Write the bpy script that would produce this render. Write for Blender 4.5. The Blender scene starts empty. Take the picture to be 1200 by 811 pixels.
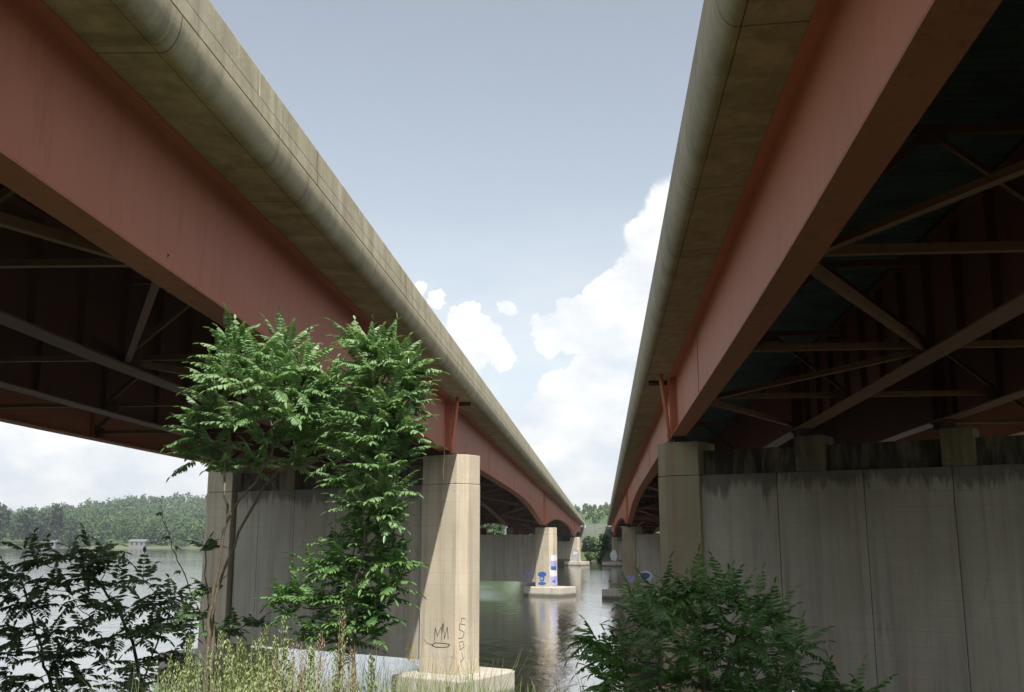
import bpy, math, random
import numpy as np
from mathutils import Vector, Matrix
random.seed(7); rng = np.random.default_rng(7)
S = bpy.context.scene; C = S.collection

# ------------------------------------------------------------------ camera geometry
F = 1150.; TH = math.atan(224.5/F)
def _cam(px, py):
    a, b, c = px-600., 405.5-py, F
    co, si = math.cos(TH), math.sin(TH)
    return (a, c*co-b*si, b*co+c*si)
_v = _cam(706, 640); PSI = math.atan2(_v[0], _v[1]); GR = -_v[2]/math.hypot(_v[0], _v[1])
def ray(px, py):
    r = _cam(px, py); c, s = math.cos(PSI), math.sin(PSI)
    return np.array([r[0]*c-r[1]*s, r[0]*s+r[1]*c, r[2]])
def at(px, py, Y):                      # a point at real distance Y from the bank
    r = ray(px, py); return r*(Y/r[1])
WATER = -5.6
SUN = Vector((0.25, -0.72, 1.0)).normalized()

cd = bpy.data.cameras.new('camera'); cam = bpy.data.objects.new('camera', cd); C.objects.link(cam)
cd.lens = 36*F/1200; cd.sensor_width = 36; cd.clip_end = 9000; cd.clip_start = .05
cam.rotation_euler = (math.pi/2+TH, 0, PSI); S.camera = cam

# ------------------------------------------------------------------ node helpers
def mat(name):
    m = bpy.data.materials.new(name); m.use_nodes = True
    nt = m.node_tree; b = nt.nodes['Principled BSDF']; return m, nt, b
class N:
    def __init__(s, nt): s.nt = nt; s.n = nt.nodes; s.l = nt.links
    def new(s, t, **k):
        x = s.n.new(t)
        for a, v in k.items(): setattr(x, a, v)
        return x
    def link(s, a, b): s.l.new(a, b)
    def coord(s, scale=(1, 1, 1), out='Object', rot=(0, 0, 0)):
        tc = s.new('ShaderNodeTexCoord'); mp = s.new('ShaderNodeMapping')
        mp.inputs['Scale'].default_value = scale; mp.inputs['Rotation'].default_value = rot
        s.link(tc.outputs[out], mp.inputs['Vector']); return mp.outputs[0]
    def noise(s, vec, scale, detail=6, rough=.6, dist=0):
        x = s.new('ShaderNodeTexNoise'); x.inputs['Scale'].default_value = scale
        x.inputs['Detail'].default_value = detail; x.inputs['Roughness'].default_value = rough
        x.inputs['Distortion'].default_value = dist; s.link(vec, x.inputs['Vector']); return x.outputs['Fac']
    def ramp(s, fac, stops):
        r = s.new('ShaderNodeValToRGB'); e = r.color_ramp.elements
        while len(e) < len(stops): e.new(.5)
        for q, (p, c) in zip(e, stops):
            q.position = p; q.color = (*c, 1) if len(c) == 3 else c
        s.link(fac, r.inputs[0]); return r.outputs[0]
    def mr(s, v, a, b, c=0, d=1, smooth=False):
        x = s.new('ShaderNodeMapRange'); x.clamp = True
        if smooth: x.interpolation_type = 'SMOOTHSTEP'
        for i, q in enumerate((a, b, c, d)): x.inputs[i+1].default_value = q
        s.link(v, x.inputs[0]); return x.outputs[0]
    def math(s, op, a, b=None, clamp=False):
        x = s.new('ShaderNodeMath', operation=op); x.use_clamp = clamp
        for i, q in enumerate((a, b)):
            if q is None: continue
            if isinstance(q, (int, float)): x.inputs[i].default_value = q
            else: s.link(q, x.inputs[i])
        return x.outputs[0]
    def mix(s, f, a, b, mode='MIX'):
        x = s.new('ShaderNodeMix', data_type='RGBA', blend_type=mode)
        if isinstance(f, (int, float)): x.inputs[0].default_value = f
        else: s.link(f, x.inputs[0])
        for i, q in ((6, a), (7, b)):
            if isinstance(q, tuple): x.inputs[i].default_value = (*q, 1)
            else: s.link(q, x.inputs[i])
        return x.outputs[2]
    def bump(s, h, strength, dist, bsdf, normal=None):
        x = s.new('ShaderNodeBump'); x.inputs['Strength'].default_value = strength
        x.inputs['Distance'].default_value = dist; s.link(h, x.inputs['Height'])
        if normal: s.link(normal, x.inputs['Normal'])
        if bsdf: s.link(x.outputs[0], bsdf.inputs['Normal'])
        return x.outputs[0]
    def z(s):
        tc = s.new('ShaderNodeTexCoord'); sp = s.new('ShaderNodeSeparateXYZ')
        s.link(tc.outputs['Object'], sp.inputs[0]); return sp.outputs

M = {}
def concrete(name, c1, c2, rust=.25, black=0., ztop=None, formlines=True, lichen=None, stk=.55, joints=0):
    m, nt, b = mat(name); k = N(nt)
    o = k.coord(); st = k.coord((2.2, 2.2, .10))
    big = k.noise(o, .55, 5, .62); fine = k.noise(o, 14, 6, .7); streak = k.noise(st, 1.3, 5, .65, .3)
    col = k.mix(k.mr(big, .32, .68), c1, c2)
    col = k.mix(k.math('MULTIPLY', k.mr(streak, .48, .70), stk), col, tuple(x*.5 for x in c1))
    rs = k.noise(k.coord((3.1, 3.1, .07)), 1.0, 4, .6, .2)
    col = k.mix(k.math('MULTIPLY', k.mr(rs, .54, .68), rust), col, (.36, .19, .08))
    col = k.mix(k.mr(fine, .3, .75, .0, .32), col, tuple(x*.62 for x in c2))
    if lichen:
        col = k.mix(k.math('MULTIPLY', k.mr(k.noise(o, 1.7, 7, .7), .5, .62), .6), col, lichen)
    if formlines:
        z = k.z()[2]; fr = k.math('FRACT', k.math('MULTIPLY', z, 1/.42))
        ln = k.math('LESS_THAN', fr, .05)
        col = k.mix(k.math('MULTIPLY', ln, k.mr(big, .4, .6, .05, .35)), col, tuple(x*.55 for x in c1))
    if joints:
        y = k.z()[1]; fr_ = k.math('FRACT', k.math('MULTIPLY', y, 1/joints))
        col = k.mix(k.math('MULTIPLY', k.math('LESS_THAN', fr_, .006), .8), col, tuple(x*.25 for x in c1))
        wst = k.mr(k.noise(k.coord((.02, 1, .02)), 1.9, 2, .5), .66, .72); col = k.mix(k.math('MULTIPLY', wst, k.mr(big, .35, .6, .05, .55)), col, (.66, .64, .58))
        dst = k.mr(k.noise(k.coord((.1, 1, .1)), 1.3, 7, .75), .56, .66); col = k.mix(k.math('MULTIPLY', dst, .45), col, (.10, .09, .06))
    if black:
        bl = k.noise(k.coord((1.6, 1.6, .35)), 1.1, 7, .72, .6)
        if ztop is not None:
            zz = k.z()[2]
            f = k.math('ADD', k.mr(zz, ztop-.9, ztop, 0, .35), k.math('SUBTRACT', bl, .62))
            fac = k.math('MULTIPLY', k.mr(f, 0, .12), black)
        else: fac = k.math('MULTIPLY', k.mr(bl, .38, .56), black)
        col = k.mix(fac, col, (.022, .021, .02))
    wl = k.math('ADD', k.z()[2], k.math('MULTIPLY', k.math('SUBTRACT', fine, .5), .25)); col = k.mix(k.mr(wl, WATER+.16, WATER+.34, .8, 0), col, (.045, .05, .03))
    k.link(col, b.inputs['Base Color']); b.inputs['Roughness'].default_value = .88
    k.bump(k.math('ADD', fine, k.math('MULTIPLY', big, 2)), .35, .02, b)
    M[name] = m; return m
concrete('pier_concrete', (.43, .375, .285), (.55, .49, .38), .55)
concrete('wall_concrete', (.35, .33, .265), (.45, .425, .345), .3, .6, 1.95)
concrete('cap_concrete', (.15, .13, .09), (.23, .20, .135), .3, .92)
concrete('footing_concrete', (.44, .405, .34), (.54, .50, .43), .06, 0, None, False)
concrete('fascia_concrete', (.43, .375, .215), (.55, .49, .31), .3, .22, None, False, (.27, .28, .15), .4, 4.9)
concrete('parapet_concrete', (.42, .375, .25), (.52, .47, .335), .3, .2, None, False, (.30, .30, .17), .5, 7.6)
concrete('edge_roll_concrete', (.40, .355, .225), (.52, .465, .31), .15, .15, None, False, (.26, .27, .17), .12, 4.9)
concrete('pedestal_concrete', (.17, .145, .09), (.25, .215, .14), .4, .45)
concrete('brown_concrete', (.27, .235, .155), (.37, .325, .22), .45)  # darker, browner tone for the right bridge's columns
concrete('far_concrete', (.33, .33, .31), (.42, .42, .39), .1, 0, None, False)

def steel(name, c, dirt, rough=.55, dk=.5):
    m, nt, b = mat(name); k = N(nt); o = k.coord()
    n1 = k.noise(o, .5, 5, .6); n2 = k.noise(k.coord((2, 2, .3)), 2.2, 6, .7); n3 = k.noise(o, 22, 4, .6)
    col = k.mix(k.mr(n1, .35, .7, 0, .5), c, tuple(x*.78 for x in c))
    col = k.mix(k.math('MULTIPLY', k.mr(n2, .52, .72), dk), col, dirt)
    col = k.mix(k.mr(n3, .62, .75, 0, .35), col, (.16, .07, .035))
    k.link(col, b.inputs['Base Color']); b.inputs['Roughness'].default_value = rough; b.inputs['Specular IOR Level'].default_value = .2
    k.bump(n1, .15, .05, b); M[name] = m; return m
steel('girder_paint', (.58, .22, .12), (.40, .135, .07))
steel('girder_paint_left', (.49, .19, .12), (.32, .12, .075))  # duller tone for the left bridge's outer girders
steel('girder_paint_shaded', (.15, .062, .045), (.06, .035, .03), .7)  # dark copy of the girder paint, shade under the deck put into the colour
steel('flange_paint', (.42, .16, .085), (.14, .06, .035), .6)
steel('brace_paint', (.21, .115, .07), (.08, .045, .03), .6)
steel('dark_steel', (.09, .055, .045), (.05, .03, .025), .7)
def deckpan():
    m, nt, b = mat('deck_pan'); k = N(nt); y = k.z()[1]
    w = k.math('SINE', k.math('MULTIPLY', y, 2*math.pi/.2))
    n = k.noise(k.coord(), 1.2, 6, .7)
    k.link(k.mix(k.mr(n, .35, .7), (.10, .16, .15), (.05, .06, .055)), b.inputs['Base Color'])
    b.inputs['Roughness'].default_value = .6; b.inputs['Metallic'].default_value = .2
    k.bump(w, .8, .03, b); M['deck_pan'] = m
deckpan()
def plain(name, c, rough=.7, c2=None, sc=3.):
    m, nt, b = mat(name); k = N(nt)
    n = k.noise(k.coord(), sc, 5, .65)
    k.link(k.mix(k.mr(n, .35, .65), c, c2 or tuple(x*.7 for x in c)), b.inputs['Base Color'])
    b.inputs['Roughness'].default_value = rough; M[name] = m; return m
plain('asphalt', (.06, .06, .058), .9)
plain('black_spray', (.03, .03, .035), .6); plain('blue_spray', (.03, .12, .42), .6); plain('white_spray', (.72, .74, .78), .6)
plain('lilac_spray', (.36, .36, .62), .6); plain('yellow_spray', (.62, .52, .22), .6); plain('grey_spray', (.42, .42, .44), .6)
plain('bark', (.20, .16, .115), .9, (.11, .085, .06), 20)
plain('pale_bark', (.20, .165, .12), .9, (.11, .09, .065), 20)
plain('dark_bark', (.05, .042, .035), .9, None, 20)
plain('house_white', (.17, .175, .18), .8); plain('roof_grey', (.16, .16, .17), .85); plain('window_glass', (.03, .035, .045), .15)
plain('car_white', (.75, .75, .75), .3); plain('tyre_black', (.02, .02, .02), .8)
plain('elastomer', (.03, .03, .03), .8)
def ground():
    m, nt, b = mat('ground_soil'); k = N(nt); o = k.coord()
    n = k.noise(o, .25, 8, .7); n2 = k.noise(o, 6, 6, .7)
    col = k.mix(k.mr(n, .4, .6), (.07, .095, .03), (.15, .12, .075))
    col = k.mix(k.mr(n2, .4, .7, 0, .6), col, (.045, .055, .02))
    geo = k.new('ShaderNodeNewGeometry'); sp = k.new('ShaderNodeSeparateXYZ'); k.link(geo.outputs['Position'], sp.inputs[0])
    col = k.mix(k.mr(sp.outputs[1], 120, 200), col, k.mix(k.mr(k.noise(o, .06, 8, .7), .4, .6), (.045, .085, .025), (.075, .12, .035)))
    rock = k.math('MULTIPLY', k.math('MULTIPLY', k.mr(sp.outputs[1], 255, 258), k.mr(sp.outputs[1], 300, 310, 1, 0)), k.mr(k.math('ABSOLUTE', sp.outputs[0]), 28, 32, 1, 0))
    col = k.mix(rock, col, k.mix(k.mr(k.noise(o, 1.5, 5, .7), .4, .6), (.06, .075, .055), (.115, .125, .10)))
    col = k.mix(k.mr(sp.outputs[2], WATER+.2, WATER+.9, 1, 0), col, (.12, .105, .08))
    k.link(col, b.inputs['Base Color']); b.inputs['Roughness'].default_value = .95
    k.bump(n2, .6, .1, b); M['ground_soil'] = m
ground()
def leafmat(name, a, c, tr=.35, rough=.38, scale=1.6):
    m, nt, b = mat(name); k = N(nt); n = k.noise(k.coord(), scale, 3, .6); n2 = k.noise(k.coord(), scale*9, 2, .5)
    col = k.mix(k.mr(n, .35, .65), a, c); col = k.mix(k.mr(n2, .5, .75, 0, .5), col, tuple(min(1, x*1.5) for x in c))
    k.link(col, b.inputs['Base Color']); b.inputs['Roughness'].default_value = rough
    t = k.new('ShaderNodeBsdfTranslucent'); k.link(k.mix(1.0, col, (.9, 1.0, .45), 'MULTIPLY'), t.inputs[0])
    mx = k.new('ShaderNodeMixShader'); mx.inputs[0].default_value = tr
    k.link(b.outputs[0], mx.inputs[1]); k.link(t.outputs[0], mx.inputs[2])
    k.link(mx.outputs[0], nt.nodes['Material Output'].inputs[0]); M[name] = m
leafmat('sumac_leaf', (.115, .23, .09), (.28, .40, .21), .36, .30, 2.6)
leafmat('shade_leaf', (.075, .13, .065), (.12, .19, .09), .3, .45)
leafmat('bush_leaf', (.075, .175, .055), (.15, .27, .09), .3, .42)
leafmat('weed_leaf', (.20, .27, .11), (.36, .39, .20), .35, .6, 3)
leafmat('weed_tan', (.30, .22, .15), (.36, .28, .18), .3, .7, 3)
leafmat('far_leaf', (.036, .070, .026), (.055, .098, .034), .12, .85, .03)
leafmat('far_leaf_dark', (.022, .042, .022), (.04, .066, .03), .15, .8, .05)
leafmat('far_leaf_light', (.060, .115, .034), (.10, .165, .048), .15, .85, .03)
def water():
    m, nt, b = mat('lake_water'); k = N(nt)
    b.inputs['Base Color'].default_value = (.022, .034, .017, 1); b.inputs['Roughness'].default_value = .06
    b.inputs['IOR'].default_value = 1.5; b.inputs['Coat Weight'].default_value = 1.0; b.inputs['Coat IOR'].default_value = 1.55; b.inputs['Coat Roughness'].default_value = .06
    o = k.coord(); o2 = k.coord((1, .45, 1), rot=(0, 0, .5))
    h = k.math('ADD', k.noise(o2, 1.1, 3, .5, .4), k.math('MULTIPLY', k.noise(o, 5.5, 3, .55, .3), .28))
    patch = k.mr(k.noise(o, .045, 3, .5), .40, .62, .55, 1)
    nb_ = k.bump(k.math('MULTIPLY', h, patch), .55, .08, b); k.link(nb_, b.inputs['Coat Normal']); M['lake_water'] = m
water()

# ------------------------------------------------------------------ mesh helpers
class MB:
    def __init__(s): s.v = []; s.f = []
    def add(s, vs, fs):
        n = len(s.v); s.v += [tuple(map(float, p)) for p in vs]; s.f += [tuple(n+i for i in f) for f in fs]; return s
    def box(s, c, d, ax=None):
        c = Vector(c); ax = ax or (Vector((1, 0, 0)), Vector((0, 1, 0)), Vector((0, 0, 1)))
        vs = [c+ax[0]*(x*d[0]/2)+ax[1]*(y*d[1]/2)+ax[2]*(z*d[2]/2) for z in (-1, 1) for y in (-1, 1) for x in (-1, 1)]
        return s.add(vs, [(0, 2, 3, 1), (4, 5, 7, 6), (0, 1, 5, 4), (2, 6, 7, 3), (0, 4, 6, 2), (1, 3, 7, 5)])
    def bar(s, a, b, w, h, up=(0, 0, 1)):
        a, b = Vector(a), Vector(b); d = (b-a); L = d.length; d = d/L; u = Vector(up)
        if abs(d.dot(u)) > .98: u = Vector((0, 1, 0))
        x = d.cross(u).normalized(); y = x.cross(d).normalized()
        return s.box((a+b)/2, (w, L, h), (x, d, y))
    def angle(s, a, b, w, t=.014, up=(0, 0, 1)):     # L-section steel angle
        a, b = Vector(a), Vector(b); d = (b-a); L = d.length; d = d/L; u = Vector(up)
        if abs(d.dot(u)) > .98: u = Vector((0, 1, 0))
        x = d.cross(u).normalized(); y = x.cross(d).normalized(); c = (a+b)/2
        s.box(c, (w, L, t), (x, d, y)); s.box(c+x*(w/2-t/2)+y*(w/2+t/2+.001), (t, L, w), (x, d, y)); return s
    def tube(s, pts, rad, n=8, cap=True):
        pts = [Vector(p) for p in pts]; base = len(s.v); prev = None
        for i, p in enumerate(pts):
            d = (pts[min(i+1, len(pts)-1)]-pts[max(i-1, 0)]).normalized()
            if prev is None:
                prev = d.orthogonal().normalized()
            x = (prev-d*prev.dot(d)).normalized(); prev = x; y = d.cross(x)
            r = rad[i] if hasattr(rad, '__len__') else rad
            for j in range(n):
                a = 2*math.pi*j/n; s.v.append(tuple(p+x*(r*math.cos(a))+y*(r*math.sin(a))))
        for i in range(len(pts)-1):
            for j in range(n):
                a = base+i*n+j; b = base+i*n+(j+1) % n; s.f.append((a, b, b+n, a+n))
        if cap: s.f.append(tuple(base+j for j in range(n))[::-1]); s.f.append(tuple(base+(len(pts)-1)*n+j for j in range(n)))
        return s
    def prism(s, poly, z0, z1, fr=None, bev=0):      # poly in local (s,w); fr maps to XY
        fr = fr or (lambda p: p); n = len(poly); P = [fr(p) for p in poly]
        vs = [(p[0], p[1], z0) for p in P]+[(p[0], p[1], z1) for p in P]
        return s.add(vs, [tuple(range(n))[::-1], tuple(range(n, 2*n))]+[(i, (i+1) % n, n+(i+1) % n, n+i) for i in range(n)])
    def build(s, name, m, parent=None, smooth=False, bevel=0, loc=None):
        me = bpy.data.meshes.new(name); me.from_pydata(s.v, [], s.f); me.update()
        if m is not None: me.materials.append(m if not isinstance(m, str) else M[m])
        me.validate()
        o = bpy.data.objects.new(name, me); C.objects.link(o)
        if smooth: me.polygons.foreach_set('use_smooth', [True]*len(me.polygons))
        if parent:
            o.parent = parent
            q = parent; L = Vector(q.location) if q.type == 'EMPTY' else Vector((0, 0, 0))
            o.location = -L
        if bevel:
            bv = o.modifiers.new('bevel', 'BEVEL'); bv.width = bevel; bv.segments = 2; bv.limit_method = 'ANGLE'
        return o
def recalc(o):
    import bmesh
    bm = bmesh.new(); bm.from_mesh(o.data); bmesh.ops.recalc_face_normals(bm, faces=bm.faces); bm.to_mesh(o.data); bm.free(); return o
def tag(o, label=None, cat=None, group=None, kind=None):
    if label: o['label'] = label
    if cat: o['category'] = cat
    if group: o['group'] = group
    if kind: o['kind'] = kind
    return o
def empty(name, loc, label, cat, group=None):
    o = bpy.data.objects.new(name, None); C.objects.link(o); o.location = loc; o.empty_display_size = .5
    return tag(o, label, cat, group)
def mesh_np(name, v, f, m, parent=None, smooth=False):
    me = bpy.data.meshes.new(name); v = np.asarray(v, float); f = np.asarray(f, int)
    me.vertices.add(len(v)); me.vertices.foreach_set('co', v.ravel())
    me.loops.add(f.size); me.loops.foreach_set('vertex_index', f.ravel())
    me.polygons.add(len(f)); me.polygons.foreach_set('loop_start', np.arange(len(f))*f.shape[1])
    me.polygons.foreach_set('loop_total', np.full(len(f), f.shape[1]))
    me.update(calc_edges=True); me.materials.append(M[m])
    if smooth: me.polygons.foreach_set('use_smooth', np.ones(len(f), bool))
    o = bpy.data.objects.new(name, me); C.objects.link(o)
    if parent:
        o.parent = parent
        if parent.type == 'EMPTY': o.location = -Vector(parent.location)
    return o

# ------------------------------------------------------------------ bridges
TAN = math.tan(math.radians(27.6)); SK = math.radians(27.6)
U = Vector((math.cos(SK), -math.sin(SK), 0)); W = Vector((math.sin(SK), math.cos(SK), 0))
PROF = [(-60, 3.9), (-20, 3.8), (4, 3.70), (8, 3.65), (12, 3.53), (16, 3.44), (22, 3.42), (36.5, 3.46), (37, 3.50), (56, 3.5), (66, 3.48), (72, 3.38), (77, 3.22),
        (82, 2.96), (87, 2.62), (92, 2.28), (97, 2.02), (98, 2.02), (103, 2.25), (108, 2.56), (114, 2.88), (122, 3.2), (131, 3.42), (143, 3.54), (157, 3.54),
        (170, 3.42), (180, 3.2), (189, 2.85), (196, 2.45), (203, 2.08), (207, 2.02), (211, 2.15), (219, 2.6), (228, 3.05), (238, 3.35), (250, 3.5), (300, 3.5)]
py_, pz_ = np.array(PROF).T
def zbot(X, Y):                       # level of the girder's underside (haunched over the piers)
    q = Y+TAN*(X+5.6)
    return float(np.interp(q, py_, pz_)*.5+np.interp(q-1.2, py_, pz_)*.25+np.interp(q+1.2, py_, pz_)*.25)-GR*Y
PY = [36.7, 99.6, 206.]               # the three river piers, at X = -5.6
Y0, Y1 = -18., 272.
def ypier(k, X): return PY[k]-TAN*(X+5.6)
ZS = 5.47                             # underside of the slab at Y=0

def sweep(mb, prof, ys):              # prof: closed polygon (X,Z at Y=0) swept along the graded deck
    n = len(prof); base = len(mb.v)
    for y in ys:
        for x, z in prof: mb.v.append((x, y, z-GR*y))
    for i in range(len(ys)-1):
        for j in range(n):
            a = base+i*n+j; b = base+i*n+(j+1) % n; mb.f.append((a, b, b+n, a+n))
    mb.f.append(tuple(base+j for j in range(n))[::-1]); mb.f.append(tuple(base+(len(ys)-1)*n+j for j in range(n)))
    return mb

def bridge(X0, m, label, tagname):
    B = empty('highway_bridge', (X0+m*5.4, 36, WATER), label, 'bridge')
    X = lambda c: X0+m*c
    # expansion joints split the slab edge into lengths
    j1 = ypier(0, X0)+.9; cuts = [Y0, j1, ypier(1, X0), ypier(2, X0), Y1]
    segs = [(cuts[i]+.02, cuts[i+1]-.02) for i in range(4)]
    for side in (0, 1):
        cc = (lambda c: X(c)) if side == 0 else (lambda c: X(10.8-c))
        for a, b in segs:
            # underside of overhang, as a shallow slab
            mb = MB(); sweep(mb, [(cc(-.922), ZS-.028), (cc(-.20), ZS), (cc(-.20), ZS+.3), (cc(-.922), ZS+.3)], [a, b]); recalc(mb.build('slab_overhang', 'fascia_concrete', B))
            # round nosing along the slab edge
            pr = [(cc(-.935), ZS+.30), (cc(-.935), ZS-.03)]
            for t in range(9):
                an = math.radians(-88+t*88/8.)
                pr.append((cc(-.965-.22*math.cos(an)), ZS+.37+.405*math.sin(an)))
            pr += [(cc(-1.185), ZS+.41), (cc(-.96), ZS+.41), (cc(-.96), ZS+.30)]
            mb = MB(); sweep(mb, pr, [a, b]); o = recalc(mb.build('edge_beam', 'edge_roll_concrete', B))
            o.data.polygons.foreach_set('use_smooth', [True]*len(o.data.polygons))
            try: o.data.set_sharp_from_angle(angle=math.radians(35))
            except Exception: pass
            mb = MB()
            sweep(mb, [(cc(-1.165), ZS+.424), (cc(-.75), ZS+.424), (cc(-.75), ZS+.437), (cc(-1.155), ZS+.437)], [a, b])
            sweep(mb, [(cc(-1.18), ZS+.44), (cc(-.72), ZS+.44), (cc(-.74), ZS+.655), (cc(-1.175), ZS+.655)], [a, b])
            recalc(mb.build('kerb_course', 'parapet_concrete', B))
        # parapet in cast lengths
        L = 7.6; n = 100 if False else int((Y1-Y0)/L)
        for i in range(n):
            a, b = Y0+i*L+.006, Y0+(i+1)*L-.006
            if side == 1 and i > 12: b = Y1
            mb = MB(); sweep(mb, [(cc(-1.165), ZS+.672), (cc(-.80), ZS+.672), (cc(-.87), ZS+1.06), (cc(-1.155), ZS+1.06)], [a, b])
            mb2 = MB(); recalc(mb.build('parapet_panel', 'parapet_concrete', B, bevel=.012))
            if side == 1 and i > 12: break
    # roadway
    mb = MB(); sweep(mb, [(X(-.7), ZS+.31), (X(11.5), ZS+.31), (X(11.5), ZS+.42), (X(-.7), ZS+.42)], [Y0, Y1]); recalc(mb.build('roadway', 'asphalt', B))
    ys = [Y0]+list(np.arange(-16, 264, 2.))+[Y1]
    ys = sorted(ys+[ypier(k, X0)+e for k in (1, 2) for e in (-.5, .5)])
    for gi in range(4):
        xc = X(3.6*gi); g0 = ypier(0, xc)
        inner = gi in (1, 2)
        fas = 'girder_paint' if m > 0 else 'girder_paint_left'; paint = fas if not inner else 'girder_paint_shaded'
        mb = MB(); fl = MB(); tf = MB()
        for a, b in ((Y0, g0-.03), (g0+.03, Y1)):
            yy = [a]+[y for y in ys if a+.3 < y < b-.3]+[b]
            vs = []; 
            for y in yy:
                z0 = zbot(xc, y)+.04; z1 = ZS-.035-GR*y
                vs += [(xc-.012, y, z0), (xc+.012, y, z0), (xc+.012, y, z1), (xc-.012, y, z1)]
            fs = []
            for i in range(len(yy)-1):
                q = i*4
                fs += [(q, q+4, q+7, q+3), (q+1, q+2, q+6, q+5)]
            q = (len(yy)-1)*4; fs += [(0, 3, 2, 1), (q, q+1, q+2, q+3)]
            mb.add(vs, fs)
            vs = []; fs = []
            for y in yy:
                z0 = zbot(xc, y); vs += [(xc-.225, y, z0), (xc+.225, y, z0), (xc+.225, y, z0+.038), (xc-.225, y, z0+.038)]
            for i in range(len(yy)-1):
                for j in range(4):
                    p = i*4+j; r = i*4+(j+1) % 4; fs.append((p, r, r+4, p+4))
            q = (len(yy)-1)*4; fs += [(0, 3, 2, 1), (q, q+1, q+2, q+3)]
            fl.add(vs, fs)
            vs = []; fs = []
            for y in (a, b):
                z0 = ZS-.034-GR*y; vs += [(xc-.215, y, z0), (xc+.215, y, z0), (xc+.215, y, z0+.031), (xc-.215, y, z0+.031)]
            for j in range(4): r = (j+1) % 4; fs.append((j, r, r+4, j+4))
            tf.add(vs, fs+[(0, 3, 2, 1), (4, 5, 6, 7)])
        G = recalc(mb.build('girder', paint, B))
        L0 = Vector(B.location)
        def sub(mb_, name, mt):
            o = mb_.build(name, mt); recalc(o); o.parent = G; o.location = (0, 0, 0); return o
        sub(fl, 'bottom_flange', 'flange_paint' if not inner else 'brace_paint'); sub(tf, 'top_flange', 'girder_paint_shaded' if inner else fas)
        # bearing stiffeners each side over the piers
        for k in range(3):
            for e in ((-.22, .22) if k else (-.30, .22)):
                y = ypier(k, xc)+e+(0 if k else (.05 if e > 0 else -.05)); z0 = zbot(xc, y)+.04; z1 = ZS-.04-GR*y
                s_ = MB()
                for q in (-1, 1): s_.box((xc+q*.105, y, (z0+z1)/2), (.18, .03, z1-z0-.004))
                sub(s_, 'bearing_stiffener', paint)
        # plate stiffeners on the sheltered faces
        if gi == 0: q_, rngy = m, np.arange(3.5, 36, 3.1)
        elif gi == 1: q_, rngy = -m, np.arange(4.2, 36, 1.55)
        elif gi == 2: q_, rngy = -m, np.arange(12, 34, 3.1)
        else: q_, rngy = -m, np.arange(12, 34, 6.2)
        for y in rngy:
            if y > g0-.6: continue
            z0 = zbot(xc, y)+.04; z1 = ZS-.04-GR*y
            sub(MB().box((xc+q_*.085, y, (z0+z1)/2), (.14, .016, z1-z0-.03)), 'web_stiffener', paint)
        # splice seam on the outside of the fascia girder
        if gi == 0:
            for y in (24.8, 51, 66, 81, 112, 128, 172, 190):
                z0 = zbot(xc, y)+.05; z1 = ZS-.05-GR*y
                sub(MB().box((xc-m*.021, y, (z0+z1)/2), (.014, .06, z1-z0)), 'splice_seam', paint)
        # bearings
        for k in range(3):
            for e in ((-.32, .32) if k == 0 else (0,)):
                y = ypier(k, xc)+e; zt = zbot(xc, y)
                zc = COLTOP[k]
                b_ = MB(); b_.box((xc, y, zt-.03), (.42, .4, .05)); b_.box((xc, y, (zt-.055+zc+.004)/2), (.3, .3, zt-.055-zc-.004))
                recalc(b_.build('bearing', 'dark_steel', B))
    # deck pans between the girders
    for gi in range(3):
        mb = MB(); a, b = sorted((X(3.6*gi+.22), X(3.6*gi+3.38)))
        sweep(mb, [(a, ZS+.06), (b, ZS+.06), (b, ZS+.30), (a, ZS+.30)], [Y0, Y1]); recalc(mb.build('deck_pan', 'deck_pan', B))
    # cross frames
    fy = list(np.arange(-12.5, 34, 6.2))+list(np.arange(43, 268, 9.4))
    for y in fy:
        for gi in range(3):
            xa, xb = X(3.6*gi)+m*.02, X(3.6*(gi+1))-m*.02
            if abs(y-ypier(0, xa)) < 2: continue
            za, zb_ = zbot(xa, y)+.18, zbot(xb, y)+.18; zt = ZS-.28-GR*y
            mb = MB()
            mb.angle((xa, y, za), (xb, y, zb_), .105); mb.angle((xa, y, zt), (xb, y, zt), .11)
            mb.angle((xa, y+.02, za+.08), ((xa+xb)/2, y+.02, zt), .09); mb.angle((xb, y+.02, zb_+.08), ((xa+xb)/2, y+.02, zt), .09)
            mb.box(((xa+xb)/2, y+.035, zt), (.42, .012, .26)); mb.box((xa+m*.17, y+.035, za+.05), (.3, .012, .3)); mb.box((xb-m*.17, y+.035, zb_+.05), (.3, .012, .3))
            recalc(mb.build('cross_frame', 'brace_paint', B))
    # lateral bracing in the plane of the bottom flanges
    for i in range(len(fy)-1):
        ya, yb = fy[i], fy[i+1]
        if ya < 34 < yb: continue
        for gi in (0,):
            c0, c1 = (3.6*gi+.15, 3.6*gi+3.45) if (i+gi) % 2 == 0 else (3.6*gi+3.45, 3.6*gi+.15)
            mb = MB(); mb.angle((X(c0), ya+.2, zbot(X(c0), ya)+.10), (X(c1), yb-.2, zbot(X(c1), yb)+.10), .12)
            recalc(mb.build('lateral_brace', 'brace_paint', B))
    # drain pipe beside the expansion joint
    yj = ypier(0, X0)-.75; x_ = X(-.42); z0 = ZS-GR*yj
    mb = MB(); mb.tube([(X(-.52), yj-.02, z0), (X(-.5), yj, z0-.3), (x_, yj, z0-1.0), (X(-.33), yj, zbot(X0, yj)+.25), (X(-.31), yj, zbot(X0, yj)-.12)], [.075, .07, .065, .06, .06], 10)
    o = recalc(mb.build('drain_pipe', 'girder_paint', B, smooth=True))
    mb = MB(); mb.box((X(-.55), j1-.42, ZS-.10-GR*j1), (.62, .16, .13)); recalc(mb.build('joint_trough', 'dark_steel', B))
    return B
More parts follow.
